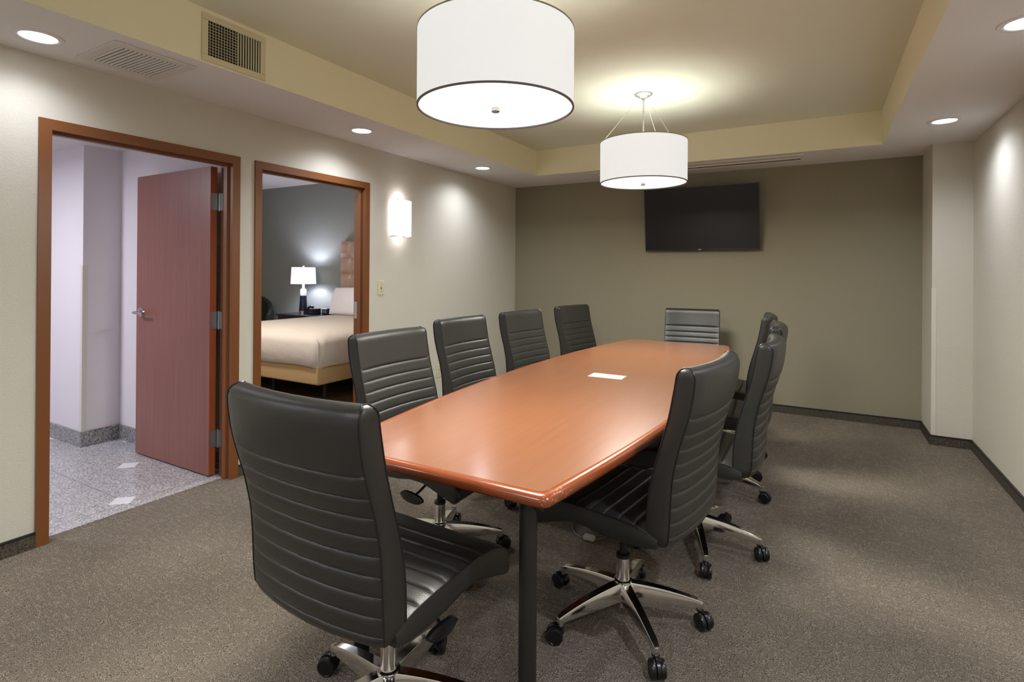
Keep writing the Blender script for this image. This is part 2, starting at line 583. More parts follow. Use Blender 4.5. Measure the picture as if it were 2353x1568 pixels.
# ---------------------------------------------------------------- the bedroom
BX0, BZ = -9.0, 2.657
bm = bmesh.new()
bx(bm, BX0, -3.308, 2.24, YB, -0.05, 0.001)
struct('floor', bm, 'bed_carpet', 'brown carpet of the bedroom', 'floor', smooth=0)
bm = bmesh.new()
bx(bm, BX0, XL - WT, YB, YB + 0.1, 0, BZ)
struct('wall_bedroom', bm, 'dark_wall', 'dark grey green bedroom wall behind the bed', 'wall', smooth=0)
bm = bmesh.new()
bx(bm, BX0 - 0.1, BX0, 2.2, YB + 0.1, 0, BZ)
bx(bm, BX0, HX0, 2.2, 2.24, 0, BZ)
bx(bm, HX0, XL - WT, 2.24, 2.25, 0, BZ)
struct('wall_bedroom_side', bm, 'white_wall', 'pale side walls of the bedroom', 'wall', smooth=0)
bm = bmesh.new()
bx(bm, BX0, XL - WT, 2.2, YB, BZ, BZ + 0.05)
struct('ceiling', bm, 'white_ceil', 'white ceiling of the bedroom', 'ceiling', smooth=0)

# ---------------------------------------------------------------- door frames, door leaf
def door_frame(name, D, label, catlabel):
    root = thing(name, label, 'door', (XL, (D[1] + D[2]) / 2, 0), 0, kind='structure')
    yc = (D[1] + D[2]) / 2
    a0, a1, b1, b0 = D[0] - yc, D[1] - yc, D[2] - yc, D[3] - yc
    bm = bmesh.new()
    # section across the wall thickness: (x from, x to, how far it stands into the opening)
    pts = [(0.012, 0.0), (-0.028, 0.0), (-0.028, 0.014), (-0.062, 0.014), (-0.062, 0.0), (-WT - 0.008, 0.0)]
    # close round the back of the frame
    ow = a1 - a0
    loop = [(0.012, -ow)] + pts + [(-WT - 0.008, -ow)] + [(-WT - 0.001, -ow), (-WT - 0.001, -ow + 0.018), (0.001, -ow + 0.018), (0.001, -ow)]
    zs = FTI
    def section(y_in, sgn, z, mitre_z):
        out = []
        for x, s in loop:
            out.append(Vector((x, y_in + sgn * s, z if not mitre_z else FTI - s)))
        return out
    path = [
        [Vector((x, a1 + s, 0)) for x, s in loop],
        [Vector((x, a1 + s, FTI - s)) for x, s in loop],
        [Vector((x, b1 - s, FTI - s)) for x, s in loop],
        [Vector((x, b1 - s, 0)) for x, s in loop],
    ]
    L = [[bm.verts.new(p) for p in sec] for sec in path]
    skin(bm, L)
    obj('door_frame', bm, 'frame', root, smooth=0)
    return root, a1, b1, yc

d1, a1, b1, yc1 = door_frame('door_1', D1, 'red brown framed doorway to the hall with its door open', '')
# leaf, opened against the hall wall
bm = bmesh.new()
lx0, lx1 = -4.262 - XL, -3.376 - XL
ly0, ly1 = 2.043 - yc1, 2.087 - yc1
bx(bm, lx0, lx1, ly0, ly1, 0.012, 1.985)
for f in bm.faces:
    f.material_index = 1 if abs(f.normal.x) > 0.5 or f.calc_center_median().x > lx1 - 0.001 else 0
leaf = obj('door_leaf', bm, 'doorwood', d1, bevel=0.0015, smooth=0, mats=['doorwood', 'door_edge'])
# lever handles on both faces
bm = bmesh.new()
hx = -4.190 - XL
for s, yy in ((-1, ly0), (1, ly1)):
    cyl(bm, (hx, yy, 1.02), (hx, yy + s * 0.009, 1.02), 0.034, 0.032, 28)
    cyl(bm, (hx, yy + s * 0.009, 1.02), (hx, yy + s * 0.022, 1.02), 0.026, 0.018, 24)
    cyl(bm, (hx, yy, 1.02), (hx, yy + s * 0.055, 1.02), 0.0095, n=16)
    tube(bm, smoothpath([(hx - 0.004, yy + s * 0.052, 1.02), (hx + 0.02, yy + s * 0.058, 1.02), (hx + 0.06, yy + s * 0.056, 1.018), (hx + 0.112, yy + s * 0.050, 1.016)], 5), 0.0095, 12)
tag(obj('door_handle', bm, 'nickel', leaf), 'satin nickel lever handle')
bm = bmesh.new()
bx(bm, lx0 - 0.0015, lx0 + 0.001, ly0 + 0.010, ly1 - 0.010, 0.965, 1.075)
bx(bm, lx0 - 0.012, lx0, ly0 + 0.017, ly1 - 0.017, 1.008, 1.032)
obj('latch_plate', bm, 'nickel', leaf)
# three hinges
for z in (0.242, 1.001, 1.761):
    hg = bmesh.new()
    px, py = -3.362 - XL, 2.098 - yc1
    bx(hg, lx1 - 0.0005, lx1 + 0.003, ly0 + 0.004, ly1 + 0.004, z - 0.055, z + 0.055)
    bx(hg, px - 0.002, px + 0.036, b1 - 0.0025, b1 + 0.001, z - 0.055, z + 0.055)
    for k in range(5):
        cyl(hg, (px, py - 0.004, z - 0.055 + k * 0.022), (px, py - 0.004, z - 0.0345 + k * 0.022), 0.0062, n=14)
    cyl(hg, (px, py - 0.004, z - 0.060), (px, py - 0.004, z + 0.060), 0.0042, n=10)
    for k, (sy, sz) in enumerate(((0.010, 0.043), (0.018, 0.016), (0.018, -0.014), (0.010, -0.043))):
        cyl(hg, (lx1 + 0.003, ly0 + 0.008 + sy, z + sz), (lx1 + 0.0042, ly0 + 0.008 + sy, z + sz), 0.0038, n=10)
    obj('hinge', hg, 'steel', d1)

d2, a2, b2, yc2 = door_frame('door_2', D2, 'red brown framed doorway opening to the bedroom', '')
bm = bmesh.new()
bx(bm, -0.104, -0.074, b2 - 0.0018, b2 + 0.001, 0.93, 1.07)
bx(bm, -0.097, -0.083, b2 - 0.0026, b2 - 0.0018, 0.985, 1.025)
tag(obj('strike_plate', bm, 'steel', d2), 'steel strike plate')

# ---------------------------------------------------------------- wall fittings
def plate(name, label, cat, y, z, toggle):
    root = thing(name, label, cat, (XL, y, z))
    bm = bmesh.new()
    bx(bm, 0, 0.006, -0.036, 0.036, -0.060, 0.060)
    obj('cover_plate', bm, 'ivory', root, bevel=0.0025)
    if toggle:
        bm = bmesh.new()
        bx(bm, 0.0055, 0.0065, -0.006, 0.006, -0.013, 0.013)
        obj('slot', bm, 'ivory_dark', root)
        bm = bmesh.new()
        v = bx(bm, 0.006, 0.020, -0.0045, 0.0045, -0.002, 0.008)
        obj('toggle', bm, 'ivory', root, bevel=0.001)
        for s in (-0.03, 0.03):
            bm = bmesh.new()
            cyl(bm, (0.006, 0, s), (0.0072, 0, s), 0.0032, n=12)
            obj('screw', bm, 'ivory_dark', root)
    else:
        for s in (0.020, -0.020):
            bm = bmesh.new()
            cyl(bm, (0.0055, 0, s), (0.0080, 0, s), 0.0165, 0.0155, 24)
            r_ = obj('receptacle', bm, 'ivory', root)
            bm = bmesh.new()
            bx(bm, 0.0078, 0.0086, -0.0075, -0.0055, s - 0.001, s + 0.008)
            bx(bm, 0.0078, 0.0086, 0.0055, 0.0075, s - 0.001, s + 0.007)
            cyl(bm, (0.0078, 0, s - 0.008), (0.0086, 0, s - 0.008), 0.0026, n=10)
            obj('slot', bm, 'ivory_dark', r_)
    return root
plate('light_switch', 'ivory light switch on the wall beside the bedroom doorway', 'switch', 3.438, 1.182, True)
plate('wall_outlet', 'ivory electrical outlet low on the wall behind the chairs', 'outlet', 4.245, 0.35, False)

# sconce
sc = thing('wall_sconce', 'glowing half round glass wall sconce above the light switch', 'wall lamp', (XL, 3.645, 1.785))
bm = bmesh.new()
bx(bm, 0, 0.012, -0.075, 0.075, -0.10, 0.10)
obj('back_plate', bm, 'white_metal', sc, bevel=0.002)
bm = bmesh.new()
L = []
N = 28
for z in (-0.155, 0.155):
    out = []
    for rr in (1.0, 0.95):
        seq = range(N + 1) if rr == 1.0 else range(N, -1, -1)
        for i in seq:
            a = -PI / 2 + PI * i / N
            out.append(bm.verts.new((0.014 + 0.088 * rr * math.cos(a), 0.128 * rr * math.sin(a), z)))
    L.append(out)
skin(bm, L)
obj('glass_shade', bm, 'sconce', sc)
for sy in (-0.075, 0.075):
    for sz in (-0.150, 0.150):
        bm = bmesh.new()
        bx(bm, 0.0, 0.075, sy - 0.004, sy + 0.004, sz - 0.004 if sz > 0 else sz - 0.012, sz + 0.012 if sz > 0 else sz + 0.004)
        obj('clip', bm, 'nickel', sc, bevel=0.001)
light('sconce_bulb', 'POINT', (0.055, 0, 0.175), P_SCONCE, (1.0, 0.90, 0.96), sc, 0.03)
light('sconce_bulb', 'POINT', (0.055, 0, -0.175), P_SCONCE * 0.8, (1.0, 0.90, 0.96), sc, 0.03)

# ---------------------------------------------------------------- television
tv = thing('television', 'black flat television tilted forward on the olive wall', 'television', (-1.058, YB - 0.006, 1.87))
TWd, THt, tilt = 1.104, 0.640, R(7.5)
def tvbox(name, x0, x1, y0, y1, z0, z1, m, bev=0.0, parent=None):
    bm = bmesh.new()
    bx(bm, x0, x1, y0, y1, z0, z1)
    bmesh.ops.transform(bm, verts=bm.verts, matrix=Matrix.Translation((0, -0.115, 0)) @ Matrix.Rotation(tilt, 4, 'X'))
    return obj(name, bm, m, parent or tv, bevel=bev)
hw, hh = TWd / 2, THt / 2
bm = bmesh.new()
for a in ((-hw, hw, hh - 0.009, hh), (-hw, hw, -hh, -hh + 0.016), (-hw, -hw + 0.009, -hh + 0.016, hh - 0.009), (hw - 0.009, hw, -hh + 0.016, hh - 0.009)):
    bx(bm, a[0], a[1], -0.004, 0.020, a[2], a[3])
bmesh.ops.transform(bm, verts=bm.verts, matrix=Matrix.Translation((0, -0.115, 0)) @ Matrix.Rotation(tilt, 4, 'X'))
bez = obj('bezel', bm, 'bezel', tv, bevel=0.0015)
tvbox('screen', -hw + 0.009, hw - 0.009, -0.001, 0.012, -hh + 0.016, hh - 0.009, 'screen')
tvbox('rear_housing', -hw * 0.92, hw * 0.92, 0.014, 0.045, -hh * 0.9, hh * 0.85, 'blackmat', 0.006)
bm = bmesh.new()
cyl(bm, (-0.009, -0.0042, -hh + 0.0085), (-0.009, -0.0062, -hh + 0.0085), 0.0048, n=16)
bx(bm, 0.000, 0.0022, -0.0062, -0.0042, -hh + 0.0045, -hh + 0.0125)
bx(bm, 0.000, 0.0062, -0.0062, -0.0042, -hh + 0.0045, -hh + 0.0063)
bx(bm, 0.0082, 0.0100, -0.0062, -0.0042, -hh + 0.0045, -hh + 0.0125)
bx(bm, 0.0082, 0.0150, -0.0062, -0.0042, -hh + 0.0045, -hh + 0.0061)
bx(bm, 0.0082, 0.0150, -0.0062, -0.0042, -hh + 0.0109, -hh + 0.0125)
bx(bm, 0.0132, 0.0150, -0.0062, -0.0042, -hh + 0.0045, -hh + 0.0088)
bmesh.ops.transform(bm, verts=bm.verts, matrix=Matrix.Translation((0, -0.115, 0)) @ Matrix.Rotation(tilt, 4, 'X'))
tag(obj('badge', bm, 'logo', bez), 'small silver maker badge')
bm = bmesh.new()
bx(bm, -0.2, 0.2, -0.022, 0, -0.12, 0.12)
bx(bm, -0.14, -0.11, -0.085, -0.02, -0.14, 0.14)
bx(bm, 0.11, 0.14, -0.085, -0.02, -0.14, 0.14)
obj('wall_bracket', bm, 'blackmat', tv)

# ---------------------------------------------------------------- air vents
# slatted return grille on the lower ceiling
g = thing('ceiling_vent', 'white slatted air vent in the low ceiling above the hall doorway', 'air vent', (-2.912, 1.393, ZC))
hx_, hy_ = 0.185, 0.182
bm = bmesh.new()
for a in ((-hx_, hx_, -hy_, -hy_ + 0.042), (-hx_, hx_, hy_ - 0.042, hy_), (-hx_, -hx_ + 0.042, -hy_ + 0.042, hy_ - 0.042), (hx_ - 0.042, hx_, -hy_ + 0.042, hy_ - 0.042)):
    bx(bm, a[0], a[1], a[2], a[3], -0.010, 0)
obj('vent_frame', bm, 'white_metal', g, bevel=0.003)
bm = bmesh.new()
bx(bm, -hx_ + 0.04, hx_ - 0.04, -hy_ + 0.04, hy_ - 0.04, -0.0015, -0.0005)
obj('duct_opening', bm, 'duct', g)
n = 15
for i in range(n):
    y = -hy_ + 0.050 + i * (2 * hy_ - 0.100) / (n - 1)
    bm = bmesh.new()
    bx(bm, -hx_ + 0.042, hx_ - 0.042, -0.0051, 0.0051, -0.0006, 0.0006)
    bmesh.ops.transform(bm, verts=bm.verts, matrix=Matrix.Translation((0, y, -0.0085)) @ Matrix.Rotation(R(-24), 4, 'X'))
    obj('slat', bm, 'white_metal', g, smooth=0)

# register on the tray face
g = thing('wall_register', 'cream air register with black grid on the tray side', 'air vent', (TX0, 1.7165, 2.4715))
hy_, hz_ = 0.174, 0.117
bm = bmesh.new()
for a in ((-hy_, hy_, -hz_, -hz_ + 0.031), (-hy_, hy_, hz_ - 0.031, hz_), (-hy_, -hy_ + 0.031, -hz_ + 0.031, hz_ - 0.031), (hy_ - 0.031, hy_, -hz_ + 0.031, hz_ - 0.031)):
    bx(bm, 0, 0.009, a[0], a[1], a[2], a[3])
obj('vent_frame', bm, 'register', g, bevel=0.003)
bm = bmesh.new()
bx(bm, 0.0004, 0.0012, -hy_ + 0.03, hy_ - 0.03, -hz_ + 0.03, hz_ - 0.03)
obj('duct_opening', bm, 'duct', g)
n = 19
for i in range(n):
    y = -hy_ + 0.040 + i * (2 * hy_ - 0.080) / (n - 1)
    bm = bmesh.new()
    bx(bm, -0.0035, 0.0035, -0.0010, 0.0010, -hz_ + 0.031, hz_ - 0.031)
    a = R(-25) if i < 10 else R(30 + 3 * (i - 10))
    bmesh.ops.transform(bm, verts=bm.verts, matrix=Matrix.Translation((0.0058, y, 0)) @ Matrix.Rotation(a, 4, 'Z'))
    obj('fin', bm, 'register', g, smooth=0)
for i in range(11):
    z = -hz_ + 0.044 + i * (2 * hz_ - 0.088) / 10
    bm = bmesh.new()
    bx(bm, 0.0013, 0.0030, -hy_ + 0.031, 0.015, z - 0.0012, z + 0.0012)
    obj('cross_bar', bm, 'register', g, smooth=0)

# long slot diffuser by the accent wall
g = thing('slot_diffuser', 'long white slot diffuser in the low ceiling near the olive wall', 'air vent', (-1.095, 5.44, ZC))
bm = bmesh.new()
bx(bm, -0.965, 0.965, -0.205, -0.135, -0.005, 0)
bx(bm, -0.935, 0.935, -0.070, -0.045, -0.006, 0)
bx(bm, -0.935, 0.935, 0.030, 0.115, -0.009, 0)
bx(bm, -0.925, 0.925, -0.010, -0.004, -0.0045, 0)
obj('diffuser_frame', bm, 'diffuser_metal', g, bevel=0.001)
bm = bmesh.new()
bx(bm, -0.930, 0.930, -0.046, 0.031, -0.0030, -0.0005)
obj('slot', bm, 'duct', g)

# ---------------------------------------------------------------- recessed downlights
def downlight(x, y, z, label, group, power):
    r_ = thing('recessed_downlight', label, 'ceiling light', (x, y, z), 0, group)
    bm = bmesh.new()
    lathe(bm, [(0.066, -0.0005), (0.066, -0.004), (0.069, -0.006), (0.078, -0.0075), (0.090, -0.005), (0.093, 0.0), (0.093, 0.0), (0.070, 0.0)], n=44, cap=False)
    obj('trim_ring', bm, 'can_trim', r_)
    bm = bmesh.new()
    lathe(bm, [(0.0, -0.0030), (0.045, -0.0028), (0.066, -0.0022), (0.066, 0.0), (0.0, 0.0)], n=40)
    obj('lens', bm, 'can_lens', r_)
    light('downlight_lamp', 'SPOT', (0, 0, -0.02), power, COOL, r_, 0.05, spot=155, blend=1.0)
    return r_
GA = 'recessed downlights in the low ceiling border'
downlight(-2.985, 1.03, ZC, 'lit recessed downlight nearest the hall doorway, left of the vent', GA, P_CAN * 0.5)
downlight(-2.905, 2.875, ZC, 'lit recessed downlight above the bedroom doorway', GA, P_CAN)
downlight(-2.898, 4.486, ZC, 'lit recessed downlight in the left border close to the olive wall', GA, P_CAN)
downlight(0.706, 4.52, ZC, 'lit recessed downlight in the right border beside the column', GA, P_CAN)
downlight(0.712, 2.905, ZC, 'lit recessed downlight cut off by the right edge of the photo', GA, P_CAN)
for i, (x, y) in enumerate(((-2.9, -0.6), (0.71, 1.25), (0.71, -0.5), (-1.1, -0.9))):  # unseen lamps continuing the rows, with an extra added; power boosted as fill
    downlight(x, y, ZC, 'unseen recessed downlight behind or beside the viewer, boosted as fill light', GA, P_CAN * 3.1)

# ---------------------------------------------------------------- drum pendants
def pendant(x, y, zb, label):
    r_ = thing('drum_pendant', label, 'pendant lamp', (x, y, TZ), 0, 'white drum pendants over the conference table')
    rad, hgt = 0.305, 0.298
    b0 = zb - TZ
    bm = bmesh.new()
    lathe(bm, [(rad, b0 + 0.004), (rad, b0 + hgt - 0.004)], n=96, cap=False)
    lathe(bm, [(rad - 0.003, b0 + 0.004), (rad - 0.003, b0 + hgt - 0.004)], n=96, cap=False, mi=1)
    sh = obj('drum_shade', bm, 'shade', r_, mats=['shade', 'shade_in'])
    for zz, nm in ((b0, 'bottom_rim'), (b0 + hgt - 0.006, 'top_rim')):
        bm = bmesh.new()
        lathe(bm, [(rad - 0.006, zz), (rad + 0.0012, zz), (rad + 0.0012, zz + 0.006), (rad - 0.006, zz + 0.006), (rad - 0.006, zz)], n=96, cap=False)
        obj(nm, bm, 'shade_rim' if nm == 'bottom_rim' else 'top_rim', sh)
    bm = bmesh.new()
    lathe(bm, [(0.0, b0 + 0.006), (rad - 0.007, b0 + 0.006), (rad - 0.007, b0 + 0.009), (0.0, b0 + 0.009)], n=96)
    obj('diffuser', bm, 'diffuser', r_)
    bm = bmesh.new()
    lathe(bm, [(0.0, b0 - 0.012), (0.014, b0 - 0.012), (0.0165, b0 - 0.009), (0.0165, b0 + 0.004), (0.012, b0 + 0.007), (0.0, b0 + 0.007)], n=28)
    obj('finial', bm, 'nickel', r_)
    bm = bmesh.new()
    lathe(bm, [(0.0, -0.045), (0.012, -0.045), (0.016, -0.032), (0.034, -0.026), (0.040, -0.018), (0.056, -0.013), (0.064, -0.006), (0.066, 0.0)], n=40)
    obj('canopy', bm, 'silver', r_)
    bm = bmesh.new()
    cyl(bm, (0, 0, -0.04), (0, 0, b0 + 0.15), 0.0065, n=14)
    obj('stem', bm, 'silver', r_)
    for k in range(3):
        a = R(200 + 120 * k)
        bm = bmesh.new()
        tube(bm, [(0.03 * math.cos(a), 0.03 * math.sin(a), -0.028), ((rad - 0.004) * math.cos(a), (rad - 0.004) * math.sin(a), b0 + hgt - 0.003)], 0.0013, 6)
        obj('suspension_wire', bm, 'wire', r_)
    bm = bmesh.new()
    for k in range(3):
        a = R(200 + 120 * k)
        tube(bm, [(0, 0, b0 + 0.15), ((rad - 0.004) * math.cos(a), (rad - 0.004) * math.sin(a), b0 + 0.15)], 0.003, 6)
    obj('spider', bm, 'silver', r_)
    light('pendant_bulb', 'POINT', (0.05, 0, b0 + 0.11), P_PEND * 0.42, WARM, r_, 0.06)
    light('pendant_glow', 'AREA', (0, 0, b0 - 0.02), P_PEND * 2.4, WARM, r_, 0.5)
    return r_
pendant(-1.112, 1.812, 1.965, 'larger looking white drum pendant nearest the viewer')
pendant(-1.115, 3.852, 1.967, 'white drum pendant hanging in front of the television')

# ---------------------------------------------------------------- conference table
TC = (-1.037, 2.965)
tb = thing('conference_table', 'long boat shaped orange cherry conference table on black legs', 'table', (TC[0], TC[1], 0), R(0.4))
HLn, WE, SAG, ZTT = 1.702, 0.412, 0.150, 0.742
def outline(off, n=26):
    pts = []
    def wy(y):
        return WE + SAG * (1 - (y / HLn) ** 2) - off
    ys = [-(HLn - off) + 2 * (HLn - off) * i / n for i in range(n + 1)]
    right = [Vector((wy(y), y, 0)) for y in ys]
    left = [Vector((-wy(y), y, 0)) for y in reversed(ys)]
    # small radius on the four corners
    def corner(p, q, c, rr=0.022):
        a = c + (p - c).normalized() * rr
        b = c + (q - c).normalized() * rr
        return [a, a * 0.25 + c * 0.5 + b * 0.25, b]
    R_ = right[1:-1]
    L_ = left[1:-1]
    c0 = corner(left[-1], right[1], right[0])
    c1 = corner(right[-2], left[0], right[-1])
    c2 = corner(right[-1], left[1], left[0])
    c3 = corner(left[-2], right[0], left[-1])
    return c0 + R_ + c1 + c2 + L_ + c3
bm = bmesh.new()
ins = 0.030
o1 = outline(ins)
skin(bm, [[bm.verts.new(p + Vector((0, 0, z))) for p in o1] for z in (ZTT - 0.030, ZTT)])
obj('tabletop', bm, 'tabletop', tb, smooth=0)
bm = bmesh.new()
L = [[bm.verts.new(p + Vector((0, 0, ZTT - 0.0002))) for p in outline(ins + 0.0005)]]
T2 = 0.019
L.append([bm.verts.new(p + Vector((0, 0, ZTT + 0.0004))) for p in outline(ins - 0.001)])
for k in range(11):
    a = PI / 2 - PI * k / 10
    L.append([bm.verts.new(p + Vector((0, 0, ZTT + 0.0004 - T2 + T2 * math.sin(a)))) for p in outline(T2 - T2 * math.cos(a))])
L.append([bm.verts.new(p + Vector((0, 0, ZTT - 2 * T2))) for p in outline(ins)])
skin(bm, L, False, True)
tag(obj('edge_band', bm, 'tableedge', tb, smooth=50), 'rounded red brown edge with worn chips')
for sx, sy in ((1, -1), (-1, -1), (1, 1), (-1, 1)):
    bm = bmesh.new()
    x, y = sx * 0.315, sy * 1.618
    cyl(bm, (x, y, 0), (x, y, 0.704), 0.0255, n=28)
    cyl(bm, (x, y, 0), (x, y, 0.012), 0.030, n=28)
    bx(bm, x - 0.05, x + 0.05, y - 0.05, y + 0.05, 0.697, 0.704)
    cyl(bm, (x + sx * 0.025, y, 0.672), (x + sx * 0.045, y, 0.672), 0.010, n=14)
    obj('leg', bm, 'leg', tb)
for sx, sy in ((1, 0.25), (-1, 0.25)):
    bm = bmesh.new()
    x, y = sx * 0.18, sy * 1.618
    cyl(bm, (x, y, 0), (x, y, 0.704), 0.0255, n=28)
    bx(bm, x - 0.05, x + 0.05, y - 0.05, y + 0.05, 0.697, 0.704)
    obj('leg', bm, 'leg', tb)
bm = bmesh.new()
for y in (-0.85, 0.85):
    bx(bm, -0.25, 0.25, y - 0.02, y + 0.02, 0.674, 0.704)
bx(bm, -0.02, 0.02, -1.55, 1.55, 0.674, 0.7035)
obj('under_frame', bm, 'leg', tb)

# card lying on the table
bm = bmesh.new()
pts = [(-1.135, 2.856), (-0.940, 2.862), (-0.946, 2.972), (-1.141, 2.973)]
lo = [bm.verts.new((x, y, 0.7425)) for x, y in pts]
hi = [bm.verts.new((x, y, 0.7432)) for x, y in pts]
skin(bm, [lo, hi])
card = obj('paper_card', bm, 'paper', smooth=0)
tag(card, 'small cream paper card lying on the tabletop', 'card')
bm = bmesh.new()
for k in range(3):
    bx(bm, -0.985, -0.957, 2.925 + 0.012 * k, 2.929 + 0.012 * k, 0.7432, 0.7434)
obj('print', bm, 'green_ink', card, smooth=0)

# ---------------------------------------------------------------- chairs
CW = 0.488
ZTOP = 1.03
REAR = [(0.43, -0.266), (0.459, -0.271), (0.526, -0.277), (0.617, -0.281), (0.687, -0.287), (0.773, -0.306), (0.853, -0.331), (0.917, -0.347), (0.985, -0.356), (1.01, -0.356), (1.03, -0.352)]
FRON = [(0.43, -0.200), (0.49, -0.200), (0.56, -0.202), (0.62, -0.208), (0.695, -0.224), (0.785, -0.250), (0.865, -0.272), (0.96, -0.290), (1.00, -0.296), (1.03, -0.300)]
SEAM = [0.430, 0.478, 0.526, 0.574, 0.622, 0.670, 0.718, 0.766, 0.814, 0.868, 1.03]

def smooth_tab(tab, x, h=0.02):
    return (interp(tab, x - h) + 2 * interp(tab, x) + interp(tab, x + h)) / 4

def rib(z, S, amp):
    for a, b in zip(S, S[1:]):
        if a <= z <= b:
            t = abs(2 * (z - a) / (b - a) - 1)
            A = amp * (1.25 if b - a > 0.1 else 1)
            if b - a > 0.1 and z > (a + b) / 2:
                return A
            e_ = (b - a) / 2 * (1 - t)       # distance to the seam
            return A * min(1, e_ / 0.008) ** 0.5
    return 0

def zsamples(S):
    zs = set()
    for a, b in zip(S, S[1:]):
        k = 8 if b - a < 0.1 else 14
        for i in range(k + 1):
            t = i / k
            zs.add(round(a + (b - a) * (0.5 - 0.5 * math.cos(PI * t)), 5))
    return sorted(zs)

def bend(u):
    return 0.030 * u * u - 0.027

def back_xy(z):
    rc, bot = 0.032, 0.055
    yr, yf = smooth_tab(REAR, z), smooth_tab(FRON, z)
    mid, half = (yr + yf) / 2, (yf - yr) / 2
    top0 = ZTOP - rc
    if z > top0:
        half *= math.sqrt(max(0.0, 1 - ((z - top0) / rc) ** 2)) * 0.98 + 0.02
    b0 = SEAM[0] + 0.045
    if z < b0:
        q = math.sqrt(max(0.0, 1 - ((b0 - z) / 0.0455) ** 2))
        mid += 0.5 * 0.050 * (1 - q)
        half -= 0.5 * 0.050 * (1 - q)
    wd = CW / 2
    r2 = 0.020
    if z > ZTOP - r2:
        wd -= r2 * (1 - math.sqrt(max(0, 1 - ((z - ZTOP + r2) / r2) ** 2)))
    if z < SEAM[0] + bot:
        wd -= bot * 0.85 * (1 - math.sqrt(max(0, 1 - ((SEAM[0] + bot - z) / bot) ** 2)))
    return mid, half, wd

def backrest_mesh():
    bm = bmesh.new()
    us = [-1, -0.985, -0.955, -0.9, -0.8, -0.6, -0.35, 0, 0.35, 0.6, 0.8, 0.9, 0.955, 0.985, 1]
    L = []
    for z in zsamples(SEAM):
        mid, half, wd = back_xy(z)
        k = min(1.0, half / 0.02)
        loop = []
        for u in us:
            fall = min(1, (1 - abs(u)) / 0.13)
            loop.append(bm.verts.new((u * wd, mid - half + bend(u) - rib(z, SEAM, 0.0062) * fall * k, z)))
        for t in (0.25, 0.5, 0.75):
            loop.append(bm.verts.new((wd + 0.004 * math.sin(PI * t) * k, mid - half + 2 * half * t + bend(1), z)))
        for u in reversed(us):
            fall = min(1, (1 - abs(u)) / 0.13)
            loop.append(bm.verts.new((u * wd, mid + half + bend(u) + rib(z, SEAM, 0.0050) * fall * k, z)))
        for t in (0.75, 0.5, 0.25):
            loop.append(bm.verts.new((-wd - 0.004 * math.sin(PI * t) * k, mid - half + 2 * half * t + bend(1), z)))
        L.append(loop)
    skin(bm, L)
    seam_lines(bm, -1)
    seam_lines(bm, 1)
    return bm

def back_piping(s):
    bm = bmesh.new()
    if True:
        pts = []
        zs = [SEAM[0] + 0.004 + (ZTOP - SEAM[0] - 0.005) * (1 - (1 - i / 60) ** 2.0) for i in range(61)]
        for z in zs:
            mid, half, wd = back_xy(z)
            pts.append((s * wd, mid - half + bend(1) - 0.0005, z))
        for z in reversed(zs):
            mid, half, wd = back_xy(z)
            pts.append((s * wd, mid + half + bend(1) + 0.0005, z))
        tube(bm, pts, 0.0022, 6)
    return bm

def seam_lines(bm, which):
    for z in SEAM[1:-1]:
        for dz in ((0, 0.004) if z == SEAM[-2] else (0,)):
            mid, half, wd = back_xy(z + dz)
            for s in ((-1,) if which < 0 else (1,)):
                pts = [(u * wd, mid + s * (half + 0.0006) + bend(u), z + dz) for u in [i / 10 for i in range(-10, 11)]]
                if dz == 0 and z != SEAM[-2]:
                    tube(bm, pts, 0.0008, 5, mi=1)
                else:
                    tube(bm, pts, 0.0013, 5, mi=1)

STOP = [(-0.235, 0.470), (-0.215, 0.480), (-0.17, 0.490), (-0.10, 0.497), (0.0, 0.500), (0.10, 0.501), (0.17, 0.494), (0.22, 0.480), (0.26, 0.460), (0.292, 0.432)]
SBOT = [(-0.235, 0.440), (-0.215, 0.433), (-0.17, 0.428), (-0.10, 0.426), (-0.03, 0.430), (0.03, 0.440), (0.10, 0.437), (0.16, 0.418), (0.22, 0.397), (0.26, 0.382), (0.292, 0.392)]
SSEAM = [-0.235, -0.150, -0.095, -0.040, 0.015, 0.070, 0.128, 0.292]

def seat_xz(y):
    zt, zb = smooth_tab(STOP, y, 0.012), smooth_tab(SBOT, y, 0.012)
    mid, half = (zt + zb) / 2, (zt - zb) / 2
    f0 = 0.292 - 0.030
    wd = CW / 2 + 0.002
    if y > f0:
        q = math.sqrt(max(0, 1 - ((y - f0) / 0.030) ** 2))
        half *= q * 0.97 + 0.03
        wd -= 0.018 * (1 - q)
    return mid, half, wd

def seat_mesh():
    bm = bmesh.new()
    us = [-1, -0.985, -0.955, -0.9, -0.75, -0.4, 0, 0.4, 0.75, 0.9, 0.955, 0.985, 1]
    L = []
    for y in zsamples(SSEAM):
        mid, half, wd = seat_xz(y)
        k = min(1.0, half / 0.02)
        loop = []
        for u in us:
            fall = min(1, (1 - abs(u)) / 0.13)
            loop.append(bm.verts.new((u * wd, y, mid + half + (rib(y, SSEAM, 0.007) * fall - 0.004 * (1 - u * u)) * k)))
        for t in (0.75, 0.5, 0.25):
            loop.append(bm.verts.new((wd + 0.004 * math.sin(PI * t) * k, y, mid - half + 2 * half * t)))
        for u in reversed(us):
            loop.append(bm.verts.new((u * wd, y, mid - half)))
        for t in (0.25, 0.5, 0.75):
            loop.append(bm.verts.new((-wd - 0.004 * math.sin(PI * t) * k, y, mid - half + 2 * half * t)))
        L.append(loop)
    skin(bm, L)
    seat_seams(bm)
    return bm

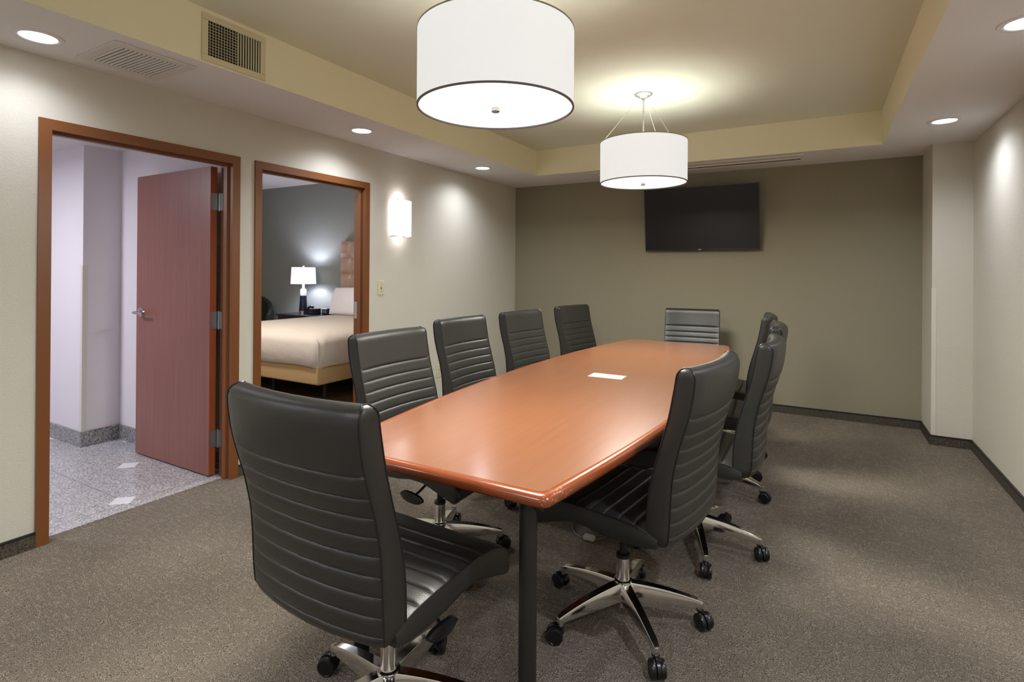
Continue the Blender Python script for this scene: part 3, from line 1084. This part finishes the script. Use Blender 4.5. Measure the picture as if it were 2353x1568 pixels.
def seat_piping(s):
    bm = bmesh.new()
    if True:
        ys = [-0.20 + 0.492 * (1 - (1 - i / 50) ** 1.6) for i in range(51)]
        pts = []
        for y in ys:
            mid, half, wd = seat_xz(y)
            pts.append((s * wd, y + 0.0005, mid + half + 0.0003))
        for y in reversed(ys):
            mid, half, wd = seat_xz(y)
            pts.append((s * wd, y + 0.0005, mid - half - 0.0003))
        tube(bm, pts, 0.0020, 6)
    return bm

def seat_seams(bm):
    for y in SSEAM[1:-1]:
        mid, half, wd = seat_xz(y)
        tube(bm, [(u * wd, y, mid + half + 0.0006 - 0.004 * (1 - u * u)) for u in [i / 8 for i in range(-8, 9)]], 0.0008, 5, mi=1)

CACHE = {}
def part(name, key, fn, m, parent, bevel=0.0, smooth=35):
    """one mesh shared by all chairs"""
    if key in CACHE:
        o = bpy.data.objects.new(name, CACHE[key])
        COL.objects.link(o)
        o.parent = parent
        return o
    o = obj(name, fn(), m, parent, bevel=0, smooth=smooth, mats=[m, 'thread'] if m == 'leather' else None)
    CACHE[key] = o.data
    return o

def arm_mesh():
    bm = bmesh.new()
    L = []
    for i in range(13):
        t = i / 12
        x = 0.012 + t * 0.283
        top = 0.150 - 0.018 * t - 0.036 * t ** 2
        bot = 0.082 - 0.006 * t + 0.0 * t
        if t > 0.92:
            bot = 0.070
        bot = max(bot, top - 0.072)
        wt = 0.0165 - 0.0055 * t
        wb = wt * 1.12
        e_ = 0.003
        if i == 12:
            wt *= 0.75
            wb *= 0.75
            top -= 0.003
        L.append([bm.verts.new(p) for p in ((x, -wb, bot), (x, wb, bot), (x, wt + e_ * 0.6, top - e_), (x, wt, top), (x, -wt, top), (x, -wt - e_ * 0.6, top - e_))])
    skin(bm, L)
    cyl(bm, (0.285, 0, 0.090), (0.285, 0, 0.064), 0.0125, 0.0118, 16)
    return bm

def hub_mesh():
    bm = bmesh.new()
    lathe(bm, [(0.0, 0.052), (0.021, 0.052), (0.024, 0.056), (0.026, 0.145), (0.034, 0.150), (0.034, 0.154), (0.028, 0.157), (0.0, 0.157)], n=32)
    return bm

def sleeve_mesh():
    bm = bmesh.new()
    lathe(bm, [(0.0255, 0.155), (0.0255, 0.165), (0.0235, 0.240), (0.0225, 0.246), (0.0, 0.246)], n=32)
    return bm

def shaft_mesh():
    bm = bmesh.new()
    lathe(bm, [(0.0, 0.240), (0.0265, 0.240), (0.0265, 0.252), (0.020, 0.256), (0.0140, 0.257), (0.0140, 0.395), (0.0, 0.395)], n=24)
    return bm

def mech_mesh():
    bm = bmesh.new()
    bx(bm, -0.075, 0.075, -0.10, 0.11, 0.392, 0.436)
    bx(bm, -0.045, 0.045, -0.06, 0.07, 0.368, 0.394)
    return bm

def lever_mesh():
    bm = bmesh.new()
    tube(bm, smoothpath([(0.05, 0.02, 0.385), (0.12, 0.018, 0.372), (0.165, 0.012, 0.352), (0.195, 0.005, 0.340)], 5), 0.0055, 10)
    # broad oval paddle at the end of the rod
    L = []
    for i in range(13):
        t = i / 12
        y = -0.062 + 0.124 * t
        wv = 0.0225 * math.sqrt(max(0.02, 1 - (2 * t - 1) ** 2)) + 0.002
        x0 = 0.200 + 0.006 * math.sin(PI * t)
        z0 = 0.338 - 0.10 * y
        L.append([bm.verts.new(p) for p in ((x0 - 0.006, y, z0 - wv), (x0 + 0.004, y, z0 - wv * 0.9), (x0 + 0.008, y, z0), (x0 + 0.004, y, z0 + wv * 0.9), (x0 - 0.006, y, z0 + wv), (x0 - 0.010, y, z0))])
    skin(bm, L)
    return bm

def caster_hood():
    bm = bmesh.new()
    cyl(bm, (0, 0, 0.040), (0, 0, 0.066), 0.0085, n=14)
    cyl(bm, (0, 0, 0.058), (0, 0, 0.0635), 0.0135, n=16)
    L = []
    for i in range(13):
        a = R(-20 + 190 * i / 12)
        L.append([bm.verts.new((0.020 + r_ * math.cos(a), s * 0.0055, 0.0300 + r_ * math.sin(a))) for r_, s in ((0.0325, -1), (0.0325, 1), (0.010, 1), (0.010, -1))])
    skin(bm, L)
    cyl(bm, (0.020, -0.014, 0.0300), (0.020, 0.014, 0.0300), 0.009, n=12)
    return bm

def wheel_mesh():
    bm = bmesh.new()
    prof = [(0.0, -0.0090), (0.021, -0.0090), (0.0285, -0.0075), (0.0300, -0.003), (0.0300, 0.004), (0.0285, 0.0085), (0.0245, 0.0098), (0.0232, 0.0080), (0.0, 0.0086)]
    L = [ring(bm, Vector((0, z, 0)), max(r_, 1e-4), Vector((1, 0, 0)), Vector((0, 0, 1)), 28) for r_, z in prof]
    skin(bm, L)
    return bm

def make_chair(label, x, y, heading, phase, cast, drop=0.0):
    """heading: degrees, 0 faces +y"""
    c = thing('conference_chair', label, 'chair', (x, y, 0), R(heading), 'black leather conference chairs around the table')
    br = part('backrest', 'br', backrest_mesh, 'leather', c, smooth=60)
    part('piping', 'bp1', lambda: back_piping(-1), 'piping', br)
    part('piping', 'bp2', lambda: back_piping(1), 'piping', br)
    st = part('seat', 'st', seat_mesh, 'leather', c, smooth=60)
    part('piping', 'sp1', lambda: seat_piping(-1), 'piping', st)
    part('piping', 'sp2', lambda: seat_piping(1), 'piping', st)
    me = part('tilt_mechanism', 'me', mech_mesh, 'blackmat', c)
    lv = part('lever', 'lv', lever_mesh, 'black', me)
    gs = part('gas_shaft', 'gs', shaft_mesh, 'blackmat', c)
    for o in (br, st, me):
        o.location.z = -drop
    part('column_sleeve', 'cs', sleeve_mesh, 'chrome', c)
    base = part('star_base', 'sb', hub_mesh, 'chrome', c)
    for k in range(5):
        a = phase - heading + 72 * k
        ar = part('arm', 'ar', arm_mesh, 'chrome', base)
        ar.rotation_euler = (0, 0, R(a))
    for k in range(5):
        a = phase - heading + 72 * k
        cs = part('caster', 'ca', caster_hood, 'black', c)
        cs.location = (0.285 * math.cos(R(a)), 0.285 * math.sin(R(a)), 0)
        cs.rotation_euler = (0, 0, R(cast[k] - heading))
        for s in (-1, 1):
            wh = part('wheel', 'wh', wheel_mesh, 'black', cs)
            wh.location = (0.020, s * 0.0155, 0.0300)
            wh.rotation_euler = (0, 0, 0 if s > 0 else PI)
    return c

# heading: direction faced; phase: first arm of the star base (both in degrees)
make_chair('black leather chair nearest the viewer with its back turned at the near table end', -1.105, 1.218, -1.5, 26, (60, 110, 200, 250, 320))
make_chair('black leather chair at the near right corner of the table seen from behind', -0.652, 2.02, 82.5, 22, (-40, 120, 160, 200, 300))
make_chair('second black leather chair on the right side, partly behind the nearest right one', -0.525, 2.765, 90, 1, (-60, 70, 150, 220, 280))
make_chair('third black leather chair on the right side, mostly hidden by two nearer chairs', -0.555, 3.570, 94, 49, (20, 100, 200, 260, 340))
make_chair('farthest black leather chair on the right side, only its upper back showing', -0.655, 4.310, 93, -11, (-20, 80, 160, 210, 300))
make_chair('nearest black leather chair on the doorway side of the table', -1.545, 2.045, -91, 40, (60, 110, 170, 240, 320))
make_chair('second black leather chair on the doorway side, in front of the wall outlet', -1.7, 2.88, -91, 20, (60, 130, 170, 240, 330))
make_chair('third black leather chair on the doorway side, against the wall corner', -1.72, 3.69, -97, 50, (60, 110, 170, 240, 320), drop=0.01)
make_chair('fourth and farthest black leather chair on the doorway side of the table', -1.7, 4.62, -100.5, 10, (60, 110, 170, 240, 320), drop=0.015)
make_chair('black leather chair at the far end of the table below the television', -1.025, 5.03, 187, 30, (60, 110, 170, 240, 320), drop=0.048)

# ---------------------------------------------------------------- cable on the floor under the table
cb = thing('floor_cable', 'grey cable looped on the carpet under the near right chair, with a white tag', 'cable', (-0.99, 2.56, 0))
bm = bmesh.new()
tube(bm, smoothpath([(-0.13, 0.20, 0.004), (-0.13, 0.06, 0.004), (-0.06, -0.03, 0.004), (0.0, -0.03, 0.004), (0.06, 0.02, 0.004), (0.10, 0.12, 0.004), (0.06, 0.30, 0.004)], 8), 0.0035, 8)
obj('cord', bm, 'tube_grey', cb)
bm = bmesh.new()
bx(bm, -0.025, 0.028, -0.052, -0.018, 0.004, 0.024)
obj('tag', bm, 'white_metal', cb, bevel=0.003)

# ---------------------------------------------------------------- hall lamp
def hall_light():
    r_ = thing('ceiling_fixture', 'round flush ceiling light in the hall, out of view', 'ceiling light', (-4.9, 0.6, HZ))
    bm = bmesh.new()
    lathe(bm, [(0.0, -0.06), (0.12, -0.05), (0.17, -0.02), (0.18, 0.0)], n=32)
    obj('dome', bm, 'can_lens', r_)
    light('hall_lamp', 'AREA', (0, 0, -0.08), P_HALL, (0.90, 0.89, 1.0), r_, 0.34)
hall_light()

# ---------------------------------------------------------------- bedroom furniture
BXa, BXb, BYa, BYb = -6.16, -4.26, 3.66, 5.60
bed = thing('bed', 'king bed with cream sheets and a tan box spring in the bedroom', 'bed', ((BXa + BXb) / 2, (BYa + BYb) / 2, 0))
w2, l2 = (BXb - BXa) / 2, (BYb - BYa) / 2
def softbox(x0, x1, y0, y1, z0, z1, r, sag=0.0, seedv=0):
    bm = bmesh.new()
    bx(bm, x0, x1, y0, y1, z0, z1)
    bmesh.ops.bevel(bm, geom=list(bm.edges), offset=r, segments=5, profile=0.6, affect='EDGES')
    return bm
bm = softbox(-w2 + 0.01, w2 - 0.01, -l2 + 0.01, l2, 0.19, 0.385, 0.02)
obj('box_spring', bm, 'boxspring', bed)
# mattress with sheet: lower edge dips at the tucked corner
bm = bmesh.new()
L = []
def rr_loop(ex, r, z, dip=0.0):
    out = []
    n = 8
    X, Y = w2 + ex, l2 + ex
    for cx_, cy_, a0 in ((X - r, Y - r, 0), (-X + r, Y - r, 90), (-X + r, -Y + r, 180), (X - r, -Y + r, 270)):
        for k in range(n + 1):
            a = R(a0 + 90 * k / n)
            dz = dip * math.exp(-((k - n / 2) / 3) ** 2) if cy_ < 0 else 0
            out.append(bm.verts.new((cx_ + r * math.cos(a), cy_ + r * math.sin(a), z - dz)))
        # extra points along the straight side
        nx = {0: (-1, 0), 90: (0, -1), 180: (1, 0), 270: (0, 1)}[a0]
        ln = 2 * (X - r) if nx[0] else 2 * (Y - r)
        for k in range(1, 8):
            p = out[-1 - (k - 1)].co if k == 1 else None
        base_ = out[-1].co.copy()
        for k in range(1, 8):
            q = ln * k / 8
            wob = 0.006 * math.sin(5.1 * k + a0) if dip else 0
            out.append(bm.verts.new((base_.x + nx[0] * q, base_.y + nx[1] * q, z + wob)))
    return out
for ex, r, z, dip in ((-0.02, 0.10, 0.392, 0.012), (0.004, 0.10, 0.372, 0.022), (0.012, 0.10, 0.385, 0.02), (0.016, 0.11, 0.50, 0), (0.010, 0.11, 0.59, 0), (-0.008, 0.11, 0.632, 0), (-0.045, 0.11, 0.662, 0), (-0.12, 0.11, 0.686, 0), (-0.25, 0.11, 0.702, 0), (-0.45, 0.11, 0.712, 0), (-0.70, 0.11, 0.715, 0)):
    L.append(rr_loop(ex, r, z, dip))
skin(bm, L)
obj('mattress', bm, 'sheet', bed, smooth=60)
# crease of the folded corner
bm = bmesh.new()
tube(bm, smoothpath([(w2 - 0.060, -l2 + 0.035, 0.640), (w2 - 0.020, -l2 + 0.020, 0.60), (w2 - 0.012, -l2 + 0.016, 0.48), (w2 - 0.022, -l2 + 0.022, 0.385)], 6), 0.006, 8)
obj('sheet_fold', bm, 'sheet', bed)
bm = bmesh.new()
for sx in (-0.8, 0, 0.8):
    for sy in (-0.75, 0.75):
        cyl(bm, (sx, sy, 0.0), (sx, sy, 0.19), 0.022, n=12)
obj('bed_frame', bm, 'blackmat', bed)
# pillows: resting against the headboard
def pillow(x, y, z, wx, tilt_, label):
    bm = bmesh.new()
    nx, ny = 22, 16
    G = {}
    for s in (1, -1):
        for i in range(nx + 1):
            for j in range(ny + 1):
                u, v = 2 * i / nx - 1, 2 * j / ny - 1
                if s < 0 and (abs(u) == 1 or abs(v) == 1):
                    G[s, i, j] = G[1, i, j]
                    continue
                t = ((1 - u * u) * (1 - v * v)) ** 0.42 * 0.085
                k = 1 - 0.06 * (abs(u * v)) ** 2
                G[s, i, j] = bm.verts.new((u * wx * (1 - 0.05 * v * v), s * t, v * 0.205 * (1 - 0.07 * u * u)))
    for s in (1, -1):
        for i in range(nx):
            for j in range(ny):
                f = [G[s, i, j], G[s, i + 1, j], G[s, i + 1, j + 1], G[s, i, j + 1]]
                bm.faces.new(f if s > 0 else f[::-1])
    o = obj('pillow', bm, 'pillow', smooth=80)
    o.location = (x, y, z)
    o.rotation_euler = (R(-tilt_), 0, 0)
    tag(o, label, 'pillow', 'white pillows on the bed')
pillow(-5.63, 5.41, 0.893, 0.40, 17, 'white pillow on the bed leaning on the headboard beside the nightstand')
pillow(-4.78, 5.41, 0.893, 0.40, 17, 'white pillow on the far side of the bed, hidden by the door frame')
# headboard: tufted squares
hb = thing('headboard', 'tall brown tufted leather headboard behind the bed', 'headboard', (-5.21, YB - 0.004, 0))
bm = bmesh.new()
bx(bm, -0.95, 0.95, -0.055, 0, 0.30, 1.75)
obj('panel', bm, 'headboard', hb, bevel=0.008)
nc, nr = 9, 6
cw, rh = 1.90 / nc, 1.45 / nr
for i in range(nc):
    for j in range(nr):
        bm = bmesh.new()
        cx_, cz_ = -0.95 + (i + 0.5) * cw, 0.30 + (j + 0.5) * rh
        g_ = {}
        n = 6
        for a in range(n + 1):
            for b in range(n + 1):
                u, v = 2 * a / n - 1, 2 * b / n - 1
                t = max(0.0, (1 - u ** 4) * (1 - v ** 4)) ** 0.5 * 0.040
                g_[a, b] = bm.verts.new((cx_ + u * cw / 2, -0.056 - t, cz_ + v * rh / 2))
        for a in range(n):
            for b in range(n):
                bm.faces.new((g_[a, b], g_[a + 1, b], g_[a + 1, b + 1], g_[a, b + 1]))
        obj('tuft', bm, 'headboard', hb, smooth=80)

ns = thing('nightstand', 'dark nightstand beside the bed holding the lamp and phone', 'nightstand', (-6.60, 5.44, 0))
bm = bmesh.new()
bx(bm, -0.34, 0.42, -0.25, 0.25, 0.655, 0.680)
obj('top', bm, 'nightstand', ns, bevel=0.003)
bm = bmesh.new()
bx(bm, -0.32, 0.40, -0.23, 0.25, 0.0, 0.655)
obj('cabinet_body', bm, 'nightstand', ns, bevel=0.003)
for z in (0.12, 0.38):
    bm = bmesh.new()
    bx(bm, -0.30, 0.38, -0.245, -0.23, z, z + 0.24)
    d_ = obj('drawer', bm, 'nightstand', ns, bevel=0.003)
    bm = bmesh.new()
    cyl(bm, (-0.08, -0.26, z + 0.12), (0.06, -0.26, z + 0.12), 0.006, n=10)
    obj('handle', bm, 'nickel', d_)

lp = thing('table_lamp', 'lit white shaded table lamp with a navy and white base on the nightstand', 'table lamp', (-6.665, 5.45, 0.68))
bm = bmesh.new()
lathe(bm, [(0.0, 0.0), (0.064, 0.0), (0.064, 0.012), (0.054, 0.016), (0.061, 0.022), (0.061, 0.040), (0.055, 0.044), (0.0, 0.044)], n=32)
obj('foot', bm, 'nickel', lp)
bm = bmesh.new()
lathe(bm, [(0.0, 0.044), (0.060, 0.044), (0.047, 0.265), (0.0, 0.265)], n=32)
tag(obj('lower_body', bm, 'navy', lp), 'navy glazed lamp body')
bm = bmesh.new()
lathe(bm, [(0.0, 0.265), (0.047, 0.265), (0.044, 0.345), (0.036, 0.365), (0.0, 0.366)], n=32)
tag(obj('upper_body', bm, 'ceramic', lp), 'white ceramic lamp shoulder')
bm = bmesh.new()
lathe(bm, [(0.0, 0.36), (0.018, 0.36), (0.018, 0.455), (0.0, 0.455)], n=20)
obj('neck', bm, 'ceramic', lp)
bm = bmesh.new()
lathe(bm, [(0.178, 0.440), (0.166, 0.685)], n=48, cap=False)
obj('lamp_shade', bm, 'lamp_shade', lp)
bm = bmesh.new()
cyl(bm, (0, 0, 0.45), (0, 0, 0.70), 0.004, n=8)
lathe(bm, [(0.0, 0.690), (0.012, 0.692), (0.014, 0.705), (0.0, 0.714)], n=16)
obj('finial', bm, 'nickel', lp)
light('lamp_bulb', 'POINT', (0, 0, 0.56), P_BEDLAMP, (0.82, 0.83, 1.0), lp, 0.045)

ph = thing('telephone', 'black desk telephone on the nightstand beside the lamp', 'telephone', (-6.46, 5.44, 0.68), R(-15))
bm = bmesh.new()
L = []
for x, zt in ((-0.095, 0.03), (0.095, 0.085)):
    L.append([bm.verts.new(p) for p in ((x, -0.09, 0), (x, 0.09, 0), (x, 0.09, zt), (x, -0.09, zt))])
skin(bm, L)
obj('phone_base', bm, 'black', ph, bevel=0.006)
bm = bmesh.new()
tube(bm, smoothpath([(-0.10, -0.045, 0.045), (-0.06, -0.045, 0.075), (0.02, -0.045, 0.105), (0.085, -0.045, 0.118), (0.115, -0.045, 0.105)], 6), 0.019, 12)
obj('handset', bm, 'black', ph)
ck = thing('alarm_clock', 'small black alarm clock on the nightstand next to the bed', 'clock', (-6.26, 5.53, 0.68), R(5))
bm = bmesh.new()
bx(bm, -0.055, 0.055, -0.045, 0.045, 0.0, 0.085)
obj('clock_body', bm, 'black', ck, bevel=0.010)
bm = bmesh.new()
bx(bm, -0.040, 0.040, -0.0465, -0.0445, 0.020, 0.065)
obj('display', bm, 'steel', ck)

# dark armchair beyond the bed, its curved back also standing for a shadow
ac = thing('armchair', 'dark upholstered armchair in the bedroom corner, its curved back also standing for a shadow', 'armchair', (-7.75, 5.25, 0), R(35))
bm = softbox(-0.32, 0.32, -0.34, 0.30, 0.20, 0.46, 0.05)
obj('seat', bm, 'darkfab', ac)
bm = bmesh.new()
L = []
for i in range(17):
    t = i / 16
    a = R(-10 + 200 * t)
    zt = 0.62 + 0.28 * math.sin(PI * t)
    L.append([bm.verts.new((rr * math.cos(a), rr * 0.9 * math.sin(a) - 0.02, z)) for rr, z in ((0.40, 0.20), (0.34, 0.20), (0.34, zt), (0.37, zt + 0.02), (0.40, zt))])
skin(bm, L)
obj('backrest', bm, 'darkfab', ac, smooth=50)
for sx in (-0.26, 0.26):
    for sy in (-0.28, 0.22):
        bm = bmesh.new()
        cyl(bm, (sx, sy, 0), (sx, sy, 0.21), 0.014, 0.022, 12)
        obj('leg', bm, 'blackmat', ac)

# bedroom ceiling lamp, out of view
r_ = thing('ceiling_fixture', 'round flush ceiling light in the bedroom, out of view', 'ceiling light', (-5.0, 3.0, BZ))
bm = bmesh.new()
lathe(bm, [(0.0, -0.06), (0.12, -0.05), (0.17, -0.02), (0.18, 0.0)], n=32)
obj('dome', bm, 'can_lens', r_)
light('bedroom_lamp', 'AREA', (0, 0, -0.08), P_BEDCEIL, (1.0, 0.92, 0.80), r_, 0.34)
